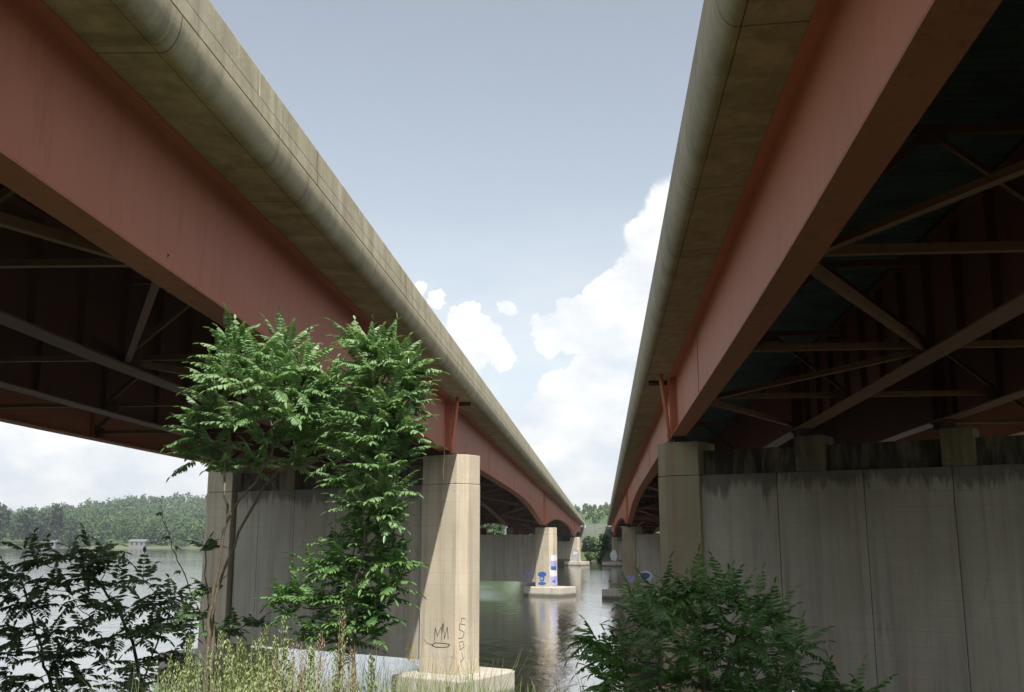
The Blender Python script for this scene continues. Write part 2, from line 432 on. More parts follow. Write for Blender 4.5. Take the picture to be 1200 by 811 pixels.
# ------------------------------------------------------------------ piers
CUT = dict(l=.27, r=.45)
COLTOP = [3.0, .98, .10]
JOINT = [1.93, .30, -.75]
P0 = [Vector((-5.6, 35.9, 0)), Vector((-5.6, 98.9, 0)), Vector((-5.6, 205.2, 0))]
def fr(k): return lambda p: (P0[k].x+p[0]*U.x+p[1]*W.x, P0[k].y+p[0]*U.y+p[1]*W.y)
def face(k, px, py, w=0.):            # where a line of sight meets the front face of pier k -> (s, z)
    r = Vector(ray(px, py)); n = W; q = P0[k]+W*w; t = n.dot(q)/n.dot(r); P = r*t; return ((P-q).dot(U), P.z)
def pier(k, side, label, group='concrete river piers under the two bridges'):
    m = -1 if side == 'l' else 1
    X0 = -5.82 if side == 'l' else 2.5
    sg = lambda c: (X0+m*c+5.6)/U.x
    f = fr(k); top = COLTOP[k]; jt = JOINT[k]
    s0 = sg(0); s3 = sg(10.8)
    mid = f(((s0+s3)/2, .8)); B = empty('concrete_pier', (mid[0], mid[1], WATER), label, 'bridge pier', group)
    out, inn = (.92, .95) if side == 'l' else (.95, .62)
    wallz0 = -4.33
    cols = []
    for j, (sc, d) in enumerate(((s0, -m), (s3, m))):   # d: direction of the nose
        def pl(o_, i_, cut, z0, z1, grow=0, name='column', mt='pier_concrete'):
            poly = [(sc-d*i_, 0-grow), (sc+d*(o_-cut), 0-grow), (sc+d*o_, .4), (sc+d*o_, 1.1), (sc+d*(o_-cut), 1.5+grow), (sc-d*i_, 1.5+grow)]
            return recalc(MB().prism(poly, z0, z1, f).build(name, mt if side == 'l' else 'brown_concrete', B, bevel=.02))
        c_ = pl(out, inn, CUT[side], -4.76, jt-.012); cols.append(c_)
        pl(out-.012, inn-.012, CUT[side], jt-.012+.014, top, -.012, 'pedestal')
        fa, fb = (1.35, 1.75) if k == 0 else (1.7, 2.4)
        poly = [(sc-d*fa, -1.05), (sc+d*(fb+.05), -1.05), (sc+d*fb, 2.2), (sc+d*(fb-.3), 2.5), (sc-d*fa, 2.5)]
        recalc(MB().prism(poly, -8.5, -4.75, f).build('footing', 'footing_concrete', B, bevel=.05))
    a, b = sorted((s0+m*inn, s3-m*inn)); a -= .02; b += .02
    # wall between the columns, cast in bays with open joints
    seams = [12.17, 14.71, 17.08, 19.5] if side == 'r' else [-9.95, -7.9, -5.6, -3.4]
    e = [a]+seams+[b]
    for i in range(len(e)-1):
        x0, x1 = e[i]+(.007 if i else (.2 if side == 'l' else 0)), e[i+1]-(.007 if i < len(e)-2 else 0)
        recalc(MB().prism([(x0, .16), (x1, .16), (x1, 1.34), (x0, 1.34)], wallz0, jt, f).build('wall_bay', 'wall_concrete', B, bevel=.018))
    # dark backing behind the joints, their shade put into its colour
    recalc(MB().prism([(a+.1, .3), (b-.1, .3), (b-.1, 1.2), (a+.1, 1.2)], wallz0+.05, jt-.02, f).build('wall_backing', 'cap_concrete', B))
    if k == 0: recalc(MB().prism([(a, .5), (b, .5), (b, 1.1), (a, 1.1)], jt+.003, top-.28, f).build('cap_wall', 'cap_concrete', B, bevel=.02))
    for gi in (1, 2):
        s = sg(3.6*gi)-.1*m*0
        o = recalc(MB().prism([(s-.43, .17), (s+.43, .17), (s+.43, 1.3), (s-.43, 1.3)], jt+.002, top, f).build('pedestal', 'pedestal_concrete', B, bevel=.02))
    return B, f
def ribbon(mb, k, pts, wd, w=-.004):  # painted stroke, pts in (s,z) on the face at depth w
    V = lambda p: P0[k]+U*p[0]+W*w+Vector((0, 0, p[1]))
    for a, b in zip(pts[:-1], pts[1:]):
        a, b = Vector(a), Vector(b); d = (b-a)
        if d.length < 1e-5: continue
        d.normalize(); n = Vector((-d.y, d.x))*wd/2; a2 = a-d*wd*.3; b2 = b+d*wd*.3
        mb.add([V(a2+n), V(a2-n), V(b2-n), V(b2+n)], [(0, 1, 2, 3)])
def blob(mb, k, c, rx, rz, w=-.004, n=14, jag=.15):
    P = [(c[0]+rx*math.cos(2*math.pi*i/n)*(1+random.uniform(-jag, jag)), c[1]+rz*math.sin(2*math.pi*i/n)*(1+random.uniform(-jag, jag))) for i in range(n)]
    mb.add([P0[k]+U*p[0]+W*w+Vector((0, 0, p[1])) for p in P], [tuple(range(n))])

bl = bridge(-5.82, -1, 'long haunched steel girder bridge on the left, overhanging the leafy sumac tree', 'l')
br = bridge(2.5, 1, 'long haunched steel girder bridge on the right, over the broad shaded wall pier', 'r')
piers = {}
for k, side, lab in ((0, 'l', 'nearest left bridge pier, its sunlit end column marked with a black crown scrawl'),
                     (1, 'l', 'second left bridge pier on a low footing, blue figure painted on its column'),
                     (2, 'l', 'third and farthest pier of the left bridge, pale graffiti panels near the waterline'),
                     (0, 'r', 'nearest pier of the right bridge, broad stained concrete wall filling the right side'),
                     (1, 'r', 'second pier of the right bridge, blue and white paint blot on its wall'),
                     (2, 'r', 'farthest pier of the right bridge, small in the distance with whitish paint')):
    piers[(k, side)] = pier(k, side, lab)[0]
# graffiti of the nearest left pier
g = piers[(0, 'l')]
c7 = lambda x, y: face(0, 450+x/4.8, 680+y/4.8)
mb = MB()
crown = [(282, 345), (290, 268), (300, 315), (322, 262), (326, 300), (334, 240), (340, 330), (356, 262), (362, 330)]
ribbon(mb, 0, [c7(*p) for p in crown], .022); ribbon(mb, 0, [c7(*p) for p in [(330, 245), (322, 345)]], .02); ribbon(mb, 0, [c7(*p) for p in [(288, 272), (282, 348)]], .02)
ribbon(mb, 0, [c7(*p) for p in [(270, 362), (290, 352), (345, 356), (370, 362), (362, 374), (330, 378), (290, 376), (272, 368), (268, 360)]], .026)
ribbon(mb, 0, [c7(*p) for p in [(225, 330), (240, 352), (262, 362), (275, 366)]], .018)
mb.build('graffiti_crown', 'black_spray', g)
mb = MB()
for pts in ([(272, 405), (285, 440), (300, 410), (310, 440), (322, 408)], [(335, 430), (345, 500), (365, 495), (385, 470), (380, 430), (352, 425), (340, 450)], [(372, 415), (378, 440), (392, 425)],
            [(300, 440), (285, 448)], [(345, 455), (375, 460)]):
    ribbon(mb, 0, [c7(*p) for p in pts], .018)
mb.build('graffiti_scrawl', 'grey_spray', g)
# strokes on the chamfer face
mb = MB()
sc_ = (-5.82+5.6)/U.x; A = P0[0]+U*(sc_+.92-.27)+W*0; Bp = P0[0]+U*(sc_+.92)+W*.4; dC = (Bp-A); LC = dC.length; dC.normalize(); nC = Vector((dC.y, -dC.x, 0))
def chpt(a, z): return A+dC*(a*LC)+nC*.006+Vector((0, 0, z))
def stroke3(mb, pts, wd):
    for (a0, z0), (a1, z1) in zip(pts[:-1], pts[1:]):
        p, q = chpt(a0, z0), chpt(a1, z1); d = (q-p).normalized(); n = d.cross(nC)*wd/2
        mb.add([p+n, p-n, q-n, q+n], [(0, 1, 2, 3)])
stroke3(mb, [(.75, -3.05), (.35, -3.0), (.3, -3.2), (.7, -3.3), (.6, -3.5), (.25, -3.5)], .02)
stroke3(mb, [(.8, -2.85), (.5, -2.8), (.45, -2.95)], .018); stroke3(mb, [(.3, -3.65), (.6, -3.6), (.7, -3.8), (.4, -3.9), (.35, -3.7)], .018)
stroke3(mb, [(.5, -4.0), (.65, -4.2), (.4, -4.3)], .015)
mb.build('graffiti_scrawl', 'black_spray', g)
mb = MB()
for pts in ([(120, 395), (135, 360), (150, 400), (160, 365), (172, 405)], [(125, 420), (140, 450), (155, 415), (172, 445)], [(130, 385), (175, 380)], [(128, 430), (170, 432)], [(140, 350), (148, 460)]):
    ribbon(mb, 0, [face(0, 450+x/4.8, 680+y/4.8, .16) for x, y in pts], .05, 0.154)
mb.build('graffiti_tag', 'yellow_spray', g)
mb = MB()
for pts in ([(55, 345), (65, 310), (72, 350)], [(75, 300), (85, 350)], [(60, 330), (105, 318)], [(90, 305), (100, 340), (112, 310)], [(55, 360), (85, 362)]):
    ribbon(mb, 0, [face(0, 450+x/4.8, 680+y/4.8, .16) for x, y in pts], .03, 0.154)
mb.build('graffiti_tag', 'grey_spray', g)
# hanging wire at the column head
mb = MB(); w0 = Vector(at(520.5, 524, 35.4)); mb.tube([w0, w0+Vector((.02, 0, -.35)), w0+Vector((-.03, 0, -.8)), w0+Vector((0, 0, -1.15))], [.012, .012, .03, .015], 6)
mb.build('hanging_wire', 'yellow_spray', g)
# graffiti of the second left pier
g = piers[(1, 'l')]; c5 = lambda x, y, w=0: face(1, 540+x/4.615, 560+y/4.615, w)
mb = MB()
c = c5(440, 522); blob(mb, 1, c, .52, .26, jag=.08); c = c5(440, 545); blob(mb, 1, c, .3, .3, w=-.008)
c = c5(440, 572); blob(mb, 1, c, .5, .16); mb.build('graffiti_figure', 'blue_spray', g)
mb = MB(); c = c5(438, 545); blob(mb, 1, c, .16, .13, w=-.012); mb.build('graffiti_face', 'lilac_spray', g)
sc_ = (-5.82+5.6)/U.x
A = P0[1]+U*(sc_+.92-.27); Bp = P0[1]+U*(sc_+.92)+W*.4; dC = (Bp-A); LC = dC.length; dC.normalize(); nC = Vector((dC.y, -dC.x, 0))
def patchy(z0, z1, mt, lo, hi, off):        # one paint patch wrapped round the chamfer and the nose
    mb = MB(); A2 = P0[1]+U*(sc_+.92+.006+off)
    def V2(t, z): return (chpt(t*2, z)+nC*off) if t <= .5 else A2+W*(.4+.7*(t-.5)*2)+Vector((0, 0, z))
    cols = [lo, (lo+.5)/2, .5, .501, (hi+.5)/2, hi]; R_ = 5; vs = []; 
    tops = [(random.uniform(0, .12), random.uniform(0, .16)) for c in cols]
    for r in range(R_):
        for c, (a, b) in zip(cols, tops): vs.append(V2(c, (z0+a)+(z1-b-z0-a)*r/(R_-1)))
    mb.add(vs, [(r*6+c, r*6+c+1, r*6+c+7, r*6+c+6) for r in range(R_-1) for c in range(5)]); mb.build('graffiti_letters', mt, g)
patchy(-4.7, -3.6, 'lilac_spray', .05, .97, 0); patchy(-3.75, -3.1, 'white_spray', .12, .92, .004); patchy(-3.2, -2.7, 'blue_spray', .2, .85, .008)
patchy(-2.85, -2.2, 'lilac_spray', .08, .9, .004); patchy(-2.3, -1.6, 'white_spray', .2, .95, .008); patchy(-4.35, -4.05, 'blue_spray', .3, .7, .004)
mb = MB()
for pts in ([(325, 560), (335, 500), (348, 555), (360, 495), (372, 550)], [(320, 520), (380, 510)], [(378, 490), (385, 540), (392, 500)], [(330, 580), (390, 560)], [(345, 480), (352, 520)]):
    ribbon(mb, 1, [c5(x, y, .16) for x, y in pts], .09, 0.154)
mb.build('graffiti_tag', 'lilac_spray', g)
# third left pier, right piers
g = piers[(2, 'l')]; c6 = lambda x, y: face(2, 600+x/6.24, 580+y/6.24)
mb = MB(); blob(mb, 2, c6(463, 440), .9, 1.3); mb.build('graffiti_panel', 'grey_spray', g)
mb = MB(); blob(mb, 2, c6(463, 425), .6, .3, w=-.01); mb.build('graffiti_letters', 'white_spray', g)
g = piers[(1, 'r')]; mb = MB()
c = face(1, 757.3, 675, .16); blob(mb, 1, c, .75, .42, w=0.154); mb.build('graffiti_patch', 'white_spray', g)
mb = MB(); blob(mb, 1, (c[0]-.1, c[1]), .5, .3, w=0.148); mb.build('graffiti_blot', 'blue_spray', g)
mb = MB(); c = face(1, 738, 679); blob(mb, 1, c, .7, .35); mb.build('graffiti_patch', 'lilac_spray', g)
g = piers[(2, 'r')]; mb = MB(); c = face(2, 719, 651); blob(mb, 2, c, .75, 1.1); c = face(2, 725, 651); mb.build('graffiti_panel', 'white_spray', g)

# ------------------------------------------------------------------ terrain and water
def sm(a, b, x): t = np.clip((x-a)/(b-a), 0, 1); return t*t*(3-2*t)
def land(X, Y):
    X = np.asarray(X, float); Y = np.asarray(Y, float)
    near_edge = 15.2+.5*np.sin(X*.31)+.4*np.sin(X*.9+1)+.02*np.abs(X)
    z = -2.55+.12*np.sin(X*.7)*np.cos(Y*.6) - 5.2*sm(0, 8.5, Y-near_edge)
    emb = sm(-6, -19, Y)*(1-sm(18, 40, np.abs(X-.0)))*6.6
    z = np.where(Y < 0, z+emb, z)
    ys = 236+250*sm(-45, -150, X)+60*sm(-150, -420, X)+14*np.sin(X*.021)+8*np.sin(X*.06+2)+120*sm(60, 300, X)
    d = Y-ys
    nb = 1-sm(24, 60, np.abs(X+1))
    bank = 2.6+nb*(5.2*sm(0, 22, d)+4.1*sm(21, 34, d))+(1-nb)*3.5*sm(-4, 26, d)
    hill = 11*sm(60, 620, d)+9*sm(30, 240, d)*(1-nb)+25*np.exp(-((X+450)/150)**2)*sm(150, 800, d)+3*np.sin(X*.011+1)*sm(100, 600, d)+3*np.sin(X*.03+Y*.01)*sm(60, 300, d)
    zf = -8.2+bank*sm(-6, 2, d)+hill
    return np.where(Y < 120, z, zf)
def spaced(lo, hi, n, k):
    t = np.linspace(-1, 1, n); g_ = np.sinh(t*k)/math.sinh(k); return np.where(g_ < 0, -g_*lo, g_*hi)
gx = spaced(-2600, 2600, 181, 4.6); gy = np.concatenate([np.linspace(-2000, -60, 10), np.linspace(-50, 30, 60), np.linspace(40, 180, 12), np.linspace(190, 700, 90), np.linspace(730, 4200, 40)])
GX, GY = np.meshgrid(gx, gy); GZ = land(GX, GY)
n_, m_ = GX.shape; idx = np.arange(n_*m_).reshape(n_, m_)
f = np.stack([idx[:-1, :-1], idx[:-1, 1:], idx[1:, 1:], idx[1:, :-1]], -1).reshape(-1, 4)
o = mesh_np('ground', np.stack([GX, GY, GZ], -1).reshape(-1, 3), f, 'ground_soil', smooth=True); tag(o, kind='structure')
wy = np.array([12., 4000.]); o = MB().add([(-2600, 12, WATER), (2600, 12, WATER), (2600, 4100, WATER), (-2600, 4100, WATER)], [(0, 1, 2, 3)]).build('water', 'lake_water'); tag(o, kind='structure')

# abutments at the far bank and behind the camera
for X0, m, side in ((-5.82, -1, 'left'), (2.5, 1, 'right')):
    xc = X0+m*5.4
    for Y, wh, s_ in ((Y1+.8, 'far', 1), (Y0-.8, 'near', -1)):
        z1 = ZS+.3-GR*Y; A_ = empty('bridge_abutment', (xc, Y, -3), f'grey concrete abutment under the {wh} end of the {side} bridge', 'abutment')
        mb = MB().box((xc, Y+s_*.3, (z1-9)/2), (13.6, 1.2, z1+9)); mb.build('abutment_wall', 'far_concrete', A_)
        zs = zbot(xc, Y)-.35
        mb = MB().box((xc, Y-s_*1.0, (zs-9)/2), (12.6, 1.38, zs+9)); mb.build('bearing_seat', 'far_concrete', A_)

# ------------------------------------------------------------------ plants
class Leaves:
    def __init__(s): s.v = []; s.f = []; s.n = 0
    def leaf(s, p, d, up, L, wd, fold=.25, droop=.15):
        side = np.cross(d, up); nn = np.linalg.norm(side); side = side/(nn if nn > 1e-6 else 1); nrm = np.cross(side, d)
        a = p; m1 = p+d*L*.3+side*wd*.42+nrm*fold*wd*.4; m2 = p+d*L*.68+side*wd*.36+nrm*(fold*wd*.4-droop*L*.35)
        t = p+d*L-nrm*droop*L; k1 = p+d*L*.3-side*wd*.42+nrm*fold*wd*.4; k2 = p+d*L*.68-side*wd*.36+nrm*(fold*wd*.4-droop*L*.35)
        s.v += [a, m1, m2, t, k1, k2]; n = s.n; s.f += [(n, n+1, n+2, n+3), (n, n+3, n+5, n+4)]; s.n += 6
    def frond(s, p, d, L, pairs=9, ll=.13, lw=.036, droop=.5, fold=.5):
        p = np.array(p, float); d = np.array(d, float); d /= np.linalg.norm(d); up = np.array([0, 0, 1.])
        st = L/(pairs+1)
        for i in range(1, pairs+2):
            d = d+np.array([0, 0, -droop/(pairs+1)])*(.4+i/pairs); d /= np.linalg.norm(d)
            q = p+d*st
            side = np.cross(d, up); side /= max(1e-6, np.linalg.norm(side)); nrm = np.cross(side, d)
            # rachis as a thin strip
            w_ = .004; s.v += [p-side*w_, p+side*w_, q+side*w_, q-side*w_]; n = s.n; s.f.append((n, n+1, n+2, n+3)); s.n += 4
            p = q
            if i == pairs+1: s.leaf(p, d, nrm, ll*.9, lw); break
            sc = math.sin(math.pi*min(1, (i+.8)/(pairs+1.6)))**.5*(.75+.25*(1-i/pairs))+.05
            for sg in (-1, 1):
                dd = side*sg*(1.0)+d*(.55+rng.uniform(-.15, .2))-nrm*fold*rng.uniform(.3, 1.1)+rng.normal(0, .08, 3)
                dd /= np.linalg.norm(dd); s.leaf(p, dd, nrm+side*sg*.4, ll*sc*rng.uniform(.85, 1.1), lw)
    def rosette(s, p, d, n, L, spread=(.7, 1.35), **k):
        d = np.array(d, float); d /= np.linalg.norm(d); a0 = rng.uniform(0, 6.28)
        o1 = np.cross(d, [.3, .9, .2]); o1 /= np.linalg.norm(o1); o2 = np.cross(d, o1)
        for i in range(n):
            a = a0+i*2.4; t = rng.uniform(*spread)*(i+2)/(n+1)+.15
            v = d*math.cos(t)+(o1*math.cos(a)+o2*math.sin(a))*math.sin(t)
            s.frond(np.array(p)-d*rng.uniform(0, .12), v, L*rng.uniform(.7, 1.1), **k)
    def build(s, name, m, parent): return mesh_np(name, s.v, s.f, m, parent) if False else _tri(s, name, m, parent)
def _tri(s, name, m, parent): return mesh_np(name, np.array(s.v), np.array(s.f), m, parent)

def limb(mb, pts, r0, r1, wob=.04, sub=5):
    pts = [Vector(p) for p in pts]; out = []
    for i in range(len(pts)-1):
        p0 = pts[max(i-1, 0)]; p1 = pts[i]; p2 = pts[i+1]; p3 = pts[min(i+2, len(pts)-1)]
        for t in np.linspace(0, 1, sub, endpoint=False):
            out.append(.5*((2*p1)+(-p0+p2)*t+(2*p0-5*p1+4*p2-p3)*t*t+(-p0+3*p1-3*p2+p3)*t**3)+Vector(rng.normal(0, wob*.3, 3)))
    out.append(pts[-1]); n = len(out)
    mb.tube(out, [r0+(r1-r0)*(i/(n-1)) for i in range(n)], 7); return out
def plant(name, label, cat, stems, tips, base, leafm, barkm, L, nfr, fk, twig=.012, group=None, jd=.5):
    B = empty(name, tuple(base), label, cat, group)
    mb = MB(); nodes = []
    for pts, r0, r1 in stems: nodes += limb(mb, pts, r0, r1)
    lv = Leaves()
    for tp in tips:
        px, py, Y = tp[:3]; sc = tp[3] if len(tp) > 3 else 1.
        p = Vector(at(px, py, Y)); q = min(nodes, key=lambda n: (n-p).length+max(0, n.z-p.z)*1.5)
        mid = (p+q)/2+Vector((0, 0, -.12*(p-q).length)); dr = (p-mid).normalized()
        if (p-q).length > .08: limb(mb, [q, mid, p], twig, twig*.5, .02, 4)
        d = (dr*.5+Vector((0, 0, .7))+Vector(rng.normal(0, .2, 3))+(Vector((p.x-base[0], p.y-base[1], 0))*.18)).normalized()
        lv.rosette(p, d, int(nfr*rng.uniform(.8, 1.2)), L*sc, **fk)
        # a few fronds along the twig
        for t in (.55, .8):
            r = q.lerp(p, t); a = rng.uniform(0, 6.28); lv.frond(r, (math.cos(a), math.sin(a), .3), L*.8*sc, pairs=fk.get('pairs', 8), ll=fk.get('ll', .13), lw=fk.get('lw', .036))
    mb.build('trunk', barkm, B, smooth=True); lv.build('crown', leafm, B); return B
# sumac tree, centre left
T1 = [(268, 415, 12.2), (250, 448, 12.4), (240, 488, 12.5), (275, 402, 12.0), (300, 418, 11.6), (335, 408, 12.2), (355, 425, 11.6), (262, 438, 12), (288, 450, 11.4), (322, 446, 11.3), (352, 458, 11.5), (382, 448, 11.8), (252, 470, 12.3, .9), (300, 482, 11.5),
      (338, 484, 11.3), (372, 486, 11.6), (330, 428, 12.6), (392, 482, 11.9), (270, 492, 12.2), (312, 512, 12), (350, 512, 12), (250, 520, 12.6), (226, 532, 12.8, .85), (262, 545, 12.6, .8), (375, 515, 12.4), (345, 540, 12.6, .8), (300, 540, 12.8, .8),
      (228, 505, 12.6, .9), (290, 425, 12.4), (315, 462, 12.2), (345, 500, 12.4), (375, 462, 12.2)]
b1 = np.array(at(236, 870, 12.6)); b1[2] = -2.5
stems1 = [([b1, at(245, 740, 12.5), at(252, 690, 12.4), at(268, 610, 12.2), at(305, 555, 12), at(322, 520, 11.9), at(310, 470, 11.8)], .026, .010),
          ([b1+np.array([.15, .1, 0]), at(250, 720, 12.7), at(275, 640, 12.6), at(318, 560, 12.3), at(360, 545, 12.1), at(395, 520, 12), at(400, 490, 12)], .024, .009),
          ([at(268, 610, 12.2), at(262, 560, 12.4), at(270, 510, 12.4), at(280, 470, 12.2)], .018, .009),
          ([at(305, 555, 12), at(330, 500, 12.2), at(345, 465, 12.2)], .016, .008)]
plant('sumac_tree', 'leaning sumac with long bare stems and bright feathery crown under the left girder', 'tree', stems1, T1, b1, 'sumac_leaf', 'pale_bark', .50, 10, dict(pairs=12, ll=.125, lw=.042, droop=.7, fold=.8))
T2 = [(481, 434, 11.1, .8), (474, 504, 11, .85), (420, 594, 11.4), (458, 604, 11.1, .7), (420, 402, 11.2, .9), (438, 406, 11.0, .9), (464, 416, 11.1), (434, 434, 10.9), (468, 444, 11.0), (427, 454, 11.2), (456, 470, 10.9), (476, 476, 11.1), (435, 486, 11), (462, 502, 11), (415, 504, 11.4), (438, 516, 11), (466, 526, 11.2), (425, 542, 11.3),
      (448, 549, 11), (456, 576, 11.1), (435, 574, 11.3), (407, 564, 11.5), (441, 600, 11.2, .9), (427, 429, 11.6), (405, 492, 11.6), (400, 534, 11.7), (481, 459, 11.3, .85), (436, 464, 11.5), (448, 494, 11.5), (435, 529, 11.6)]
b2 = np.array(at(415, 870, 11.6)); b2[2] = -2.5
stems2 = [([b2, at(415, 760, 11.6), at(420, 680, 11.5), at(432, 610, 11.4), at(438, 540, 11.3), at(445, 470, 11.2), at(455, 425, 11.1)], .026, .009),
          ([at(432, 610, 11.4), at(450, 560, 11.2), at(468, 500, 11.1)], .022, .012)]
plant('sumac_tree', 'tall narrow sumac reaching up beside the sunlit column head, the one nearer the pier', 'tree', stems2, T2, b2, 'sumac_leaf', 'pale_bark', .47, 10, dict(pairs=12, ll=.115, lw=.038, droop=.6, fold=.8))
T3 = [(395, 640, 12), (430, 645, 11.8), (370, 665, 12.2, .9), (350, 690, 12.4, .9), (405, 675, 11.9), (450, 690, 11.5, .85), (432, 700, 11.6), (385, 705, 12.1), (410, 730, 11.8), (455, 650, 11.4, .8), (340, 720, 12.4, .8), (435, 740, 11.5, .8), (380, 740, 12), (420, 620, 11.9, .8), (445, 620, 11.4, .8), (470, 655, 11.3, .7), (462, 680, 11.3, .8), (415, 700, 11.7), (365, 700, 12), (398, 660, 11.7), (440, 665, 11.5), (425, 720, 11.6), (445, 715, 11.5, .8), (330, 700, 12.4, .8), (360, 745, 12.2), (400, 755, 12)]
b3 = np.array(at(395, 880, 12)); b3[2] = -2.5
plant('sumac_sapling', 'low dark sumac growth below the tall sumac, in front of the pier wall', 'shrub', [([b3, at(398, 780, 12), at(402, 720, 12), at(410, 660, 11.9)], .03, .012)], T3, b3, 'bush_leaf', 'bark', .44, 8, dict(pairs=8, ll=.13, lw=.04, droop=.6, fold=.4))
T3b = [(240, 640, 13.5, .7), (245, 690, 13.5, .7), (225, 720, 13.5, .8), (270, 735, 13.5, .8), (300, 728, 13.3, .7), (255, 740, 13.2, .8)]
b4 = np.array(at(255, 860, 13.5)); b4[2] = -2.5
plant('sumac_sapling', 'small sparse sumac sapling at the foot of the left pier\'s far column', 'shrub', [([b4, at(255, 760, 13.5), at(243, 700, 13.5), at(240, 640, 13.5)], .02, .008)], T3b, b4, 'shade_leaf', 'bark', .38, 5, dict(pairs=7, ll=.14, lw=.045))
# dark shrub bottom left, under the bridge
TL = []
for (px, py) in [(40, 655), (75, 648), (105, 640), (130, 650), (20, 672), (60, 680), (95, 672), (140, 682), (165, 675), (10, 700), (45, 708), (85, 700), (115, 708), (150, 712), (185, 705), (205, 695), (25, 735), (62, 738), (100, 735), (135, 745), (170, 745), (200, 735), (218, 715),
                 (10, 765), (45, 770), (85, 768), (125, 775), (160, 780), (195, 770), (25, 795), (65, 800), (105, 803), (145, 806), (-15, 690), (-20, 740), (-15, 785), (215, 765), (30, 645), (185, 795)]:
    TL.append((px, py, 15.2+random.uniform(-.8, .8), 1.1))
    if random.random() < .6: TL.append((px+random.uniform(-22, 22), py+random.uniform(-4, 26), 15.2+random.uniform(-.8, .8), 1.05))
b5 = np.array(at(165, 900, 15.2)); b5[2] = -2.5; b6 = np.array(at(60, 900, 15.2)); b6[2] = -2.5
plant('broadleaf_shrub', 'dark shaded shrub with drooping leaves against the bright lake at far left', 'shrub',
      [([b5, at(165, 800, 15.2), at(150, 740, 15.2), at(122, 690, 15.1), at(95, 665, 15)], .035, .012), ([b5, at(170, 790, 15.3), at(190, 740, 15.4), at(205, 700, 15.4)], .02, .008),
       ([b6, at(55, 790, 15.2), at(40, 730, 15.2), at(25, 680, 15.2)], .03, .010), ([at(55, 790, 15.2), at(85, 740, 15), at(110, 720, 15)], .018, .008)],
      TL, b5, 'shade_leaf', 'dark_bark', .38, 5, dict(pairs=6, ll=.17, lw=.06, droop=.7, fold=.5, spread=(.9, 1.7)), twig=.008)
# bare vine in front of the far column
V_ = empty('vine', tuple(at(248, 860, 13.8)), 'thin bare vine with few leaves hanging beside the left pier', 'vine')
mb = MB(); limb(mb, [at(246, 850, 13.8), at(240, 740, 13.8), at(222, 690, 13.8), at(205, 650, 13.8), at(192, 610, 13.8), at(188, 585, 13.8)], .012, .004); mb.build('stem', 'bark', V_)
lv = Leaves()
for px, py in ((188, 600), (196, 628), (210, 668), (232, 700), (240, 720), (225, 715), (205, 640)):
    for j in range(3): a = rng.uniform(0, 6.28); lv.leaf(at(px, py, 13.8), np.array([math.cos(a), math.sin(a), -.4])/1.08, np.array([0, 0, 1.]), .12, .05)
lv.build('leaves', 'shade_leaf', V_)
# shrub bottom right
TR = []
for (px, py) in [(745, 680), (775, 672), (800, 680), (830, 672), (860, 682), (885, 690), (905, 700), (760, 700), (790, 705), (820, 700), (850, 712), (880, 720), (915, 722), (935, 735), (740, 725), (770, 735), (805, 735), (840, 742), (870, 750), (900, 752), (925, 762), (715, 745),
                 (735, 760), (765, 768), (800, 770), (835, 778), (865, 785), (895, 785), (920, 795), (710, 775), (730, 795), (760, 800), (795, 805), (830, 810), (860, 815), (698, 745), (690, 725), (905, 815), (815, 668), (850, 665)]:
    TR.append((px, py+24, 11.5+random.uniform(-1., 1.), 1.0 if px > 720 else .8))
b7 = np.array(at(820, 900, 11.5)); b7[2] = -2.5
plant('sumac_shrub', 'broad green sumac shrub in front of the right pier wall', 'shrub',
      [([b7, at(822, 790, 11.5), at(815, 730, 11.5), at(800, 690, 11.5)], .035, .012), ([b7, at(850, 790, 11.5), at(870, 735, 11.5), at(880, 705, 11.5)], .03, .010), ([b7, at(770, 800, 11.4), at(735, 760, 11.3), at(715, 740, 11.2)], .025, .008)],
      TR, b7, 'bush_leaf', 'bark', .44, 9, dict(pairs=9, ll=.125, lw=.036, droop=.6, fold=.4))
b8 = np.array(at(990, 880, 10.5)); b8[2] = -2.5
plant('sumac_shrub', 'low sumac shrub whose tip shows right of the larger one, under the wall', 'shrub', [([b8, at(985, 830, 10.5), at(980, 812, 10.5)], .02, .008)],
      [(975, 812, 10.5), (1000, 818, 10.4), (1018, 812, 10.6, .8), (950, 815, 10.7), (965, 800, 10.7, .7)], b8, 'bush_leaf', 'bark', .4, 5, dict(pairs=8, ll=.12, lw=.036))

# tall weeds along the bottom
def weed(kind):
    H = 1.0; lv = Leaves(); mb = MB(); mb.tube([(0, 0, 0), (.01, .01, .5), (.0, .02, H)], [.006, .005, .002], 5)
    for i in range(26):            # stem leaves
        z = .05+.55*i/26; a = i*2.4; L = .11*(1-.4*z)
        lv.leaf(np.array([0, 0, z]), np.array([math.cos(a)*.75, math.sin(a)*.75, .6]), np.array([0, 0, 1.]), L, .022)
    for i in range(30):            # side sprays narrowing to the tip
        z = .5+.5*i/30; a = i*2.4+1; Ls = (.13*(1-(z-.5)/.5)**.8+.012)
        d = np.array([math.cos(a)*.55, math.sin(a)*.55, .8]); d /= np.linalg.norm(d)
        for j in range(5):
            q = np.array([0, 0, z])+d*Ls*(j+1)/5; b = rng.uniform(0, 6.28)
            lv.leaf(q, np.array([math.cos(b)*.6, math.sin(b)*.6, .7]), np.array([.2, .1, 1.]), .026 if kind == 0 else .018, .013 if kind == 0 else .008)
    return lv, mb
protos = []
